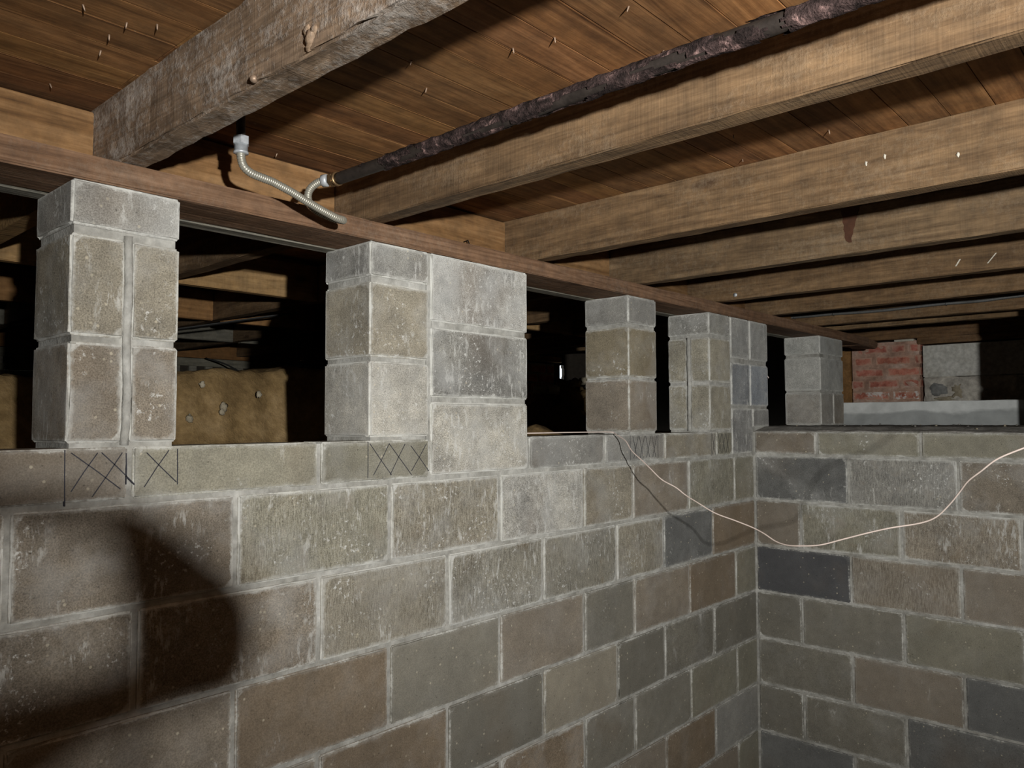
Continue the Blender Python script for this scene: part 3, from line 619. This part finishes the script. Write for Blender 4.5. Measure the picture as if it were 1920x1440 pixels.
blob('crumbled_mortar', (2.218, -.345, .335), .04, M['stone'], cp, 47, (.3, 1.0, 1.1), .7)
blob('crumbled_mortar', (2.216, -.27, .290), .035, M['stone'], cp, 49, (.3, 2.0, .4), .7)
# bricks on the crawl side of the cracked wall
bw = thing('brick_patch', 'dim red brick patch on the cracked foundation wall', 'bricks', (1.3, 2.53, .4))
box('mortar_bed', .96, 1.665, 2.515, 2.549, .30, .625, M['rough_concrete'], bw)
for r_ in range(4):
    x = 1.66 - (.10 if r_ % 2 else 0)
    if r_ % 2: rough_box('brick', 1.572, 1.66, 2.505, 2.548, .32 + r_ * .076, .32 + r_ * .076 + .062, M['brick'], bw, b=.004, ring=.015, step=.06)
    while x > 1.1:
        rough_box('brick', x - .20, x - .008, 2.505, 2.548, .32 + r_ * .076, .32 + r_ * .076 + .062, M['brick'], bw, b=.004, ring=.015, step=.06); x -= .208
tag(rough_box('ledger_board', .96, 1.74, 2.49, 2.548, .640, .684, M['crawl_wood'], None, b=.003, ring=.01, steps=(.2, .1, .05)), 'brown ledger board above the dim brick patch', 'board')

# ------------------------------------------------------------------ pipe, conduit, cable, wire
pp = thing('black_pipe', 'black iron pipe with torn pinkish wrap slung below the subfloor', 'pipe', (-2.36, -.16, .68))
PY = [(-.150, .681), (-.484, .678), (-.722, .679), (-1.012, .678), (-1.258, .676), (-2.2, .675), (-4.2, .675)]
path = resample(smooth_path([(-2.36, a, b_) for a, b_ in PY], 12), .012)
tube('pipe', path, .0132, M['black_iron'], pp, 14)
def wrap():
    P = [p for p in path if -2.4 < p.y < -.235]; fine = []
    for a, b_ in zip(P, P[1:]): fine += [a, a.lerp(b_, .5)]
    seg = 22
    def rf(i, s, a):
        q = Vector((math.cos(a) * 1.2, fine[i].y * 34, math.sin(a) * 1.2))
        return .0148 + .0026 * noise.noise(q * 1.3) + .0022 * abs(noise.noise(q * 3.4))
    V, F = tubegeo(fine, .0145, seg, rf); F = F[:-2]; keep = []
    for i in range(len(fine) - 1):
        for s in range(seg):
            a = 2 * math.pi * s / seg; q = Vector((math.cos(a) * .8, fine[i].y * 13, math.sin(a) * .8))
            ramp = min(1, (-.235 - fine[i].y) / .12)
            if noise.noise(q) + .35 * noise.noise(q * 3) > -.12 - .15 * ramp + (1 - ramp) * .5: keep.append(F[i * seg + s])
    return mesh_obj('torn_wrap', V, keep, M['wrap'], pp, True, origin=fine[0])
wrap()
def ring_(parent, name, c, d, prof, seg, mat):
    c = Vector(c); d = Vector(d).normalized(); P = [c + d * s for s, r_ in prof]; R_ = [r_ for s, r_ in prof]
    return tube(name, P, .01, mat, parent, seg, lambda i, s, a: R_[i], smooth=seg > 8)
fc = thing('flexible_conduit', 'looping flexible steel conduit with zinc fittings hung beside the old joist', 'conduit', (-2.572, -.12, .75))
hose = [(-2.572, -.12, .690), (-2.571, -.12, .678), (-2.565, -.12, .664), (-2.550, -.12, .655), (-2.527, -.12, .651), (-2.502, -.12, .648), (-2.478, -.12, .642), (-2.452, -.12, .635), (-2.426, -.12, .626), (-2.400, -.12, .618), (-2.372, -.12, .610), (-2.344, -.12, .603),
        (-2.324, -.116, .603), (-2.316, -.103, .606), (-2.324, -.088, .610), (-2.345, -.080, .616), (-2.368, -.080, .622), (-2.386, -.082, .632), (-2.394, -.085, .648), (-2.392, -.092, .664), (-2.383, -.105, .676), (-2.372, -.122, .682)]
HP = resample(smooth_path(hose, 14), .00115)
tube('hose', HP, .0084, M['steel'], fc, 12, lambda i, s, a: .0084 + .0006 * math.sin(i * math.pi / 2))
ring_(fc, 'drop_pipe', (-2.574, -.119, TOP + .005), (.02, -.01, -1), [(0, .009), (.088, .009)], 12, M['black_iron'])
ring_(fc, 'hex_nut', (-2.572, -.12, .724), (0, 0, -1), [(0, .012), (.001, .0165), (.017, .0165), (.018, .013)], 6, M['zinc'])
ring_(fc, 'collar', (-2.572, -.12, .707), (0, 0, -1), [(0, .0135), (.014, .0135), (.0145, .0148), (.018, .0148), (.019, .009)], 16, M['zinc'])
ring_(fc, 'collar', (-2.376, -.112, .680), (.5, -.86, .06), [(0, .009), (.001, .0135), (.013, .0135), (.014, .012)], 16, M['zinc'])
ring_(fc, 'hex_nut', (-2.3645, -.131, .681), (.2, -.98, .0), [(0, .012), (.001, .0160), (.010, .0160), (.011, .0135)], 6, M['brass'])
ring_(fc, 'ring_nut', (-2.361, -.143, .681), (0, -1, 0), [(0, .0138), (.001, .0158), (.007, .0158), (.008, .0138)], 18, M['brass'])
cabp = [(.768, .30, .716), (.772, .148, .711), (.774, .03, .709), (.775, -.085, .709), (.774, -.20, .705), (.773, -.322, .703), (.772, -.45, .705), (.772, -.588, .708), (.774, -.70, .706), (.772, -.787, .706), (.772, -.933, .712), (.772, -1.4, .715), (.772, -2.2, .712), (.772, -4.0, .712)]
CP = resample(smooth_path([(x + .014, y, z) for x, y, z in cabp], 14), .0035)
ac = thing('armoured_cable', 'thin ribbed armoured cable stapled along a far joist', 'cable', (.79, 0, .70))
tube('cable', CP, .0075, M['cable'], ac, 8, lambda i, s, a: .0075 + (.0009 if i % 2 else -.0006))
for yy, z in ((.12, .7105), (-.085, .709), (-.615, .7085), (-1.2, .714)):
    tube('staple', [(.804, yy, z + .013), (.778, yy, z + .011), (.776, yy, z - .006), (.804, yy, z - .010)], .0018, M['strap'], ac, 6)
wirep = [(-1.70, .10, .113), (-1.50, .035, .114), (-1.36, .015, .1145), (-1.22, .006, .114), (-1.125, -.004, .1125), (-1.133, -.03, .104), (-1.153, -.08, .084), (-1.172, -.116, .053), (-1.190, -.166, .024), (-1.205, -.208, -.001), (-1.206, -.25, -.034), (-1.203, -.298, -.056), (-1.200, -.33, -.078), (-1.210, -.376, -.097), (-1.219, -.438, -.123), (-1.223, -.502, -.139), (-1.229, -.56, -.154), (-1.244, -.601, -.166), (-1.261, -.641, -.181), (-1.279, -.679, -.185), (-1.291, -.717, -.182), (-1.296, -.775, -.173), (-1.295, -.835, -.152), (-1.295, -.891, -.132), (-1.293, -.947, -.114), (-1.290, -1.013, -.097), (-1.301, -1.052, -.078), (-1.320, -1.086, -.044), (-1.346, -1.113, -.012), (-1.373, -1.136, .015), (-1.396, -1.167, .04), (-1.413, -1.2, .067), (-1.424, -1.244, .089), (-1.43, -1.289, .108), (-1.44, -1.351, .137), (-1.46, -1.55, .30), (-1.485, -1.68, .50), (-1.49, -1.72, .66)]
tag(tube('white_wire', resample(smooth_path(wirep, 8), .008), .0019, M['wire'], None, 8), 'thin white wire drooping from the sill across the inside corner', 'wire')

tag(tube('bent_tie', [(.150, .03, .353), (.176, .022, .356), (.192, .016, .362), (.196, .012, .352)], .0026, M['wire'], None, 6), 'pale bent wire tie sticking out of the corner block stack', 'wire')

# ------------------------------------------------------------------ the unseen work lamp that lights the room, with added shadow plates (behind the photographer's right shoulder)
wlp = thing('work_lamp', 'black tripod work lamp with added plates that cast an arm shadow, standing on the floor', 'lamp', (LAMP.x, LAMP.y, FLOOR))
d = (AIM - LAMP).normalized()
base = LAMP - d * .10
tube('pole', [(base.x, base.y, FLOOR + .25), (base.x, base.y, base.z - .085)], .013, M['black'], wlp, 12)
for k in range(3):
    a = math.radians(200 + 120 * k)
    tube('leg', [(base.x, base.y, FLOOR + .75), (base.x + .42 * math.cos(a), base.y + .42 * math.sin(a), FLOOR + .01)], .009, M['black'], wlp, 8)
ring_(wlp, 'housing', base - d * .03, d, [(0, .03), (.005, .055), (.05, .06), (.105, .075), (.106, .070), (.06, .05), (.055, .045)], 20, M['black'])
tube('yoke', [(base.x, base.y, base.z - .085), (base.x, base.y, base.z - .05)], .018, M['black'], wlp, 10)
FT = .33
def shadow_flag(pts, t, name='shadow_flag'):  # added plates, outlined to throw an arm's shadow onto the lower left wall
    n = len(pts); V = []
    for dy in (0, .002):
        for (x, z) in pts:
            S = Vector((x, 0, z)); q = LAMP + (S - LAMP) * t; V.append((q.x, q.y + dy, q.z))
    F = [tuple(range(n)), tuple(range(2 * n - 1, n - 1, -1))] + [(i, i + n, (i + 1) % n + n, (i + 1) % n) for i in range(n)]
    return mesh_obj(name, V, F, M['black'], wlp, origin=V[0])
shadow_flag([(-2.768, .006), (-2.700, -.008), (-2.645, -.045), (-2.575, -.110), (-2.505, -.170), (-2.466, -.236), (-2.454, -.31), (-2.466, -.375), (-2.51, -.425), (-2.629, -.423), (-2.699, -.435), (-2.728, -.311), (-2.737, -.21), (-2.751, -.118), (-2.774, -.046)], FT)
shadow_flag([(-3.10, -.30), (-2.834, -.318), (-2.723, -.310), (-2.69, -.43), (-2.804, -.455), (-2.881, -.50), (-3.1, -.60)], FT)
shadow_flag([(-3.05, .060), (-2.867, .030), (-2.763, -.005), (-2.771, -.050), (-2.891, -.028), (-3.05, -.020)], FT)
arm = LAMP + (Vector((-2.70, 0, -.40)) - LAMP) * FT
tube('shadow_flag_arm', [(base.x, base.y, base.z - .12), (base.x - .05, base.y + .1, base.z - .22), (arm.x, arm.y + .004, arm.z - .03), (arm.x, arm.y + .004, arm.z + .02)], .005, M['black'], wlp, 8)  # bracket holding the added shadow plates
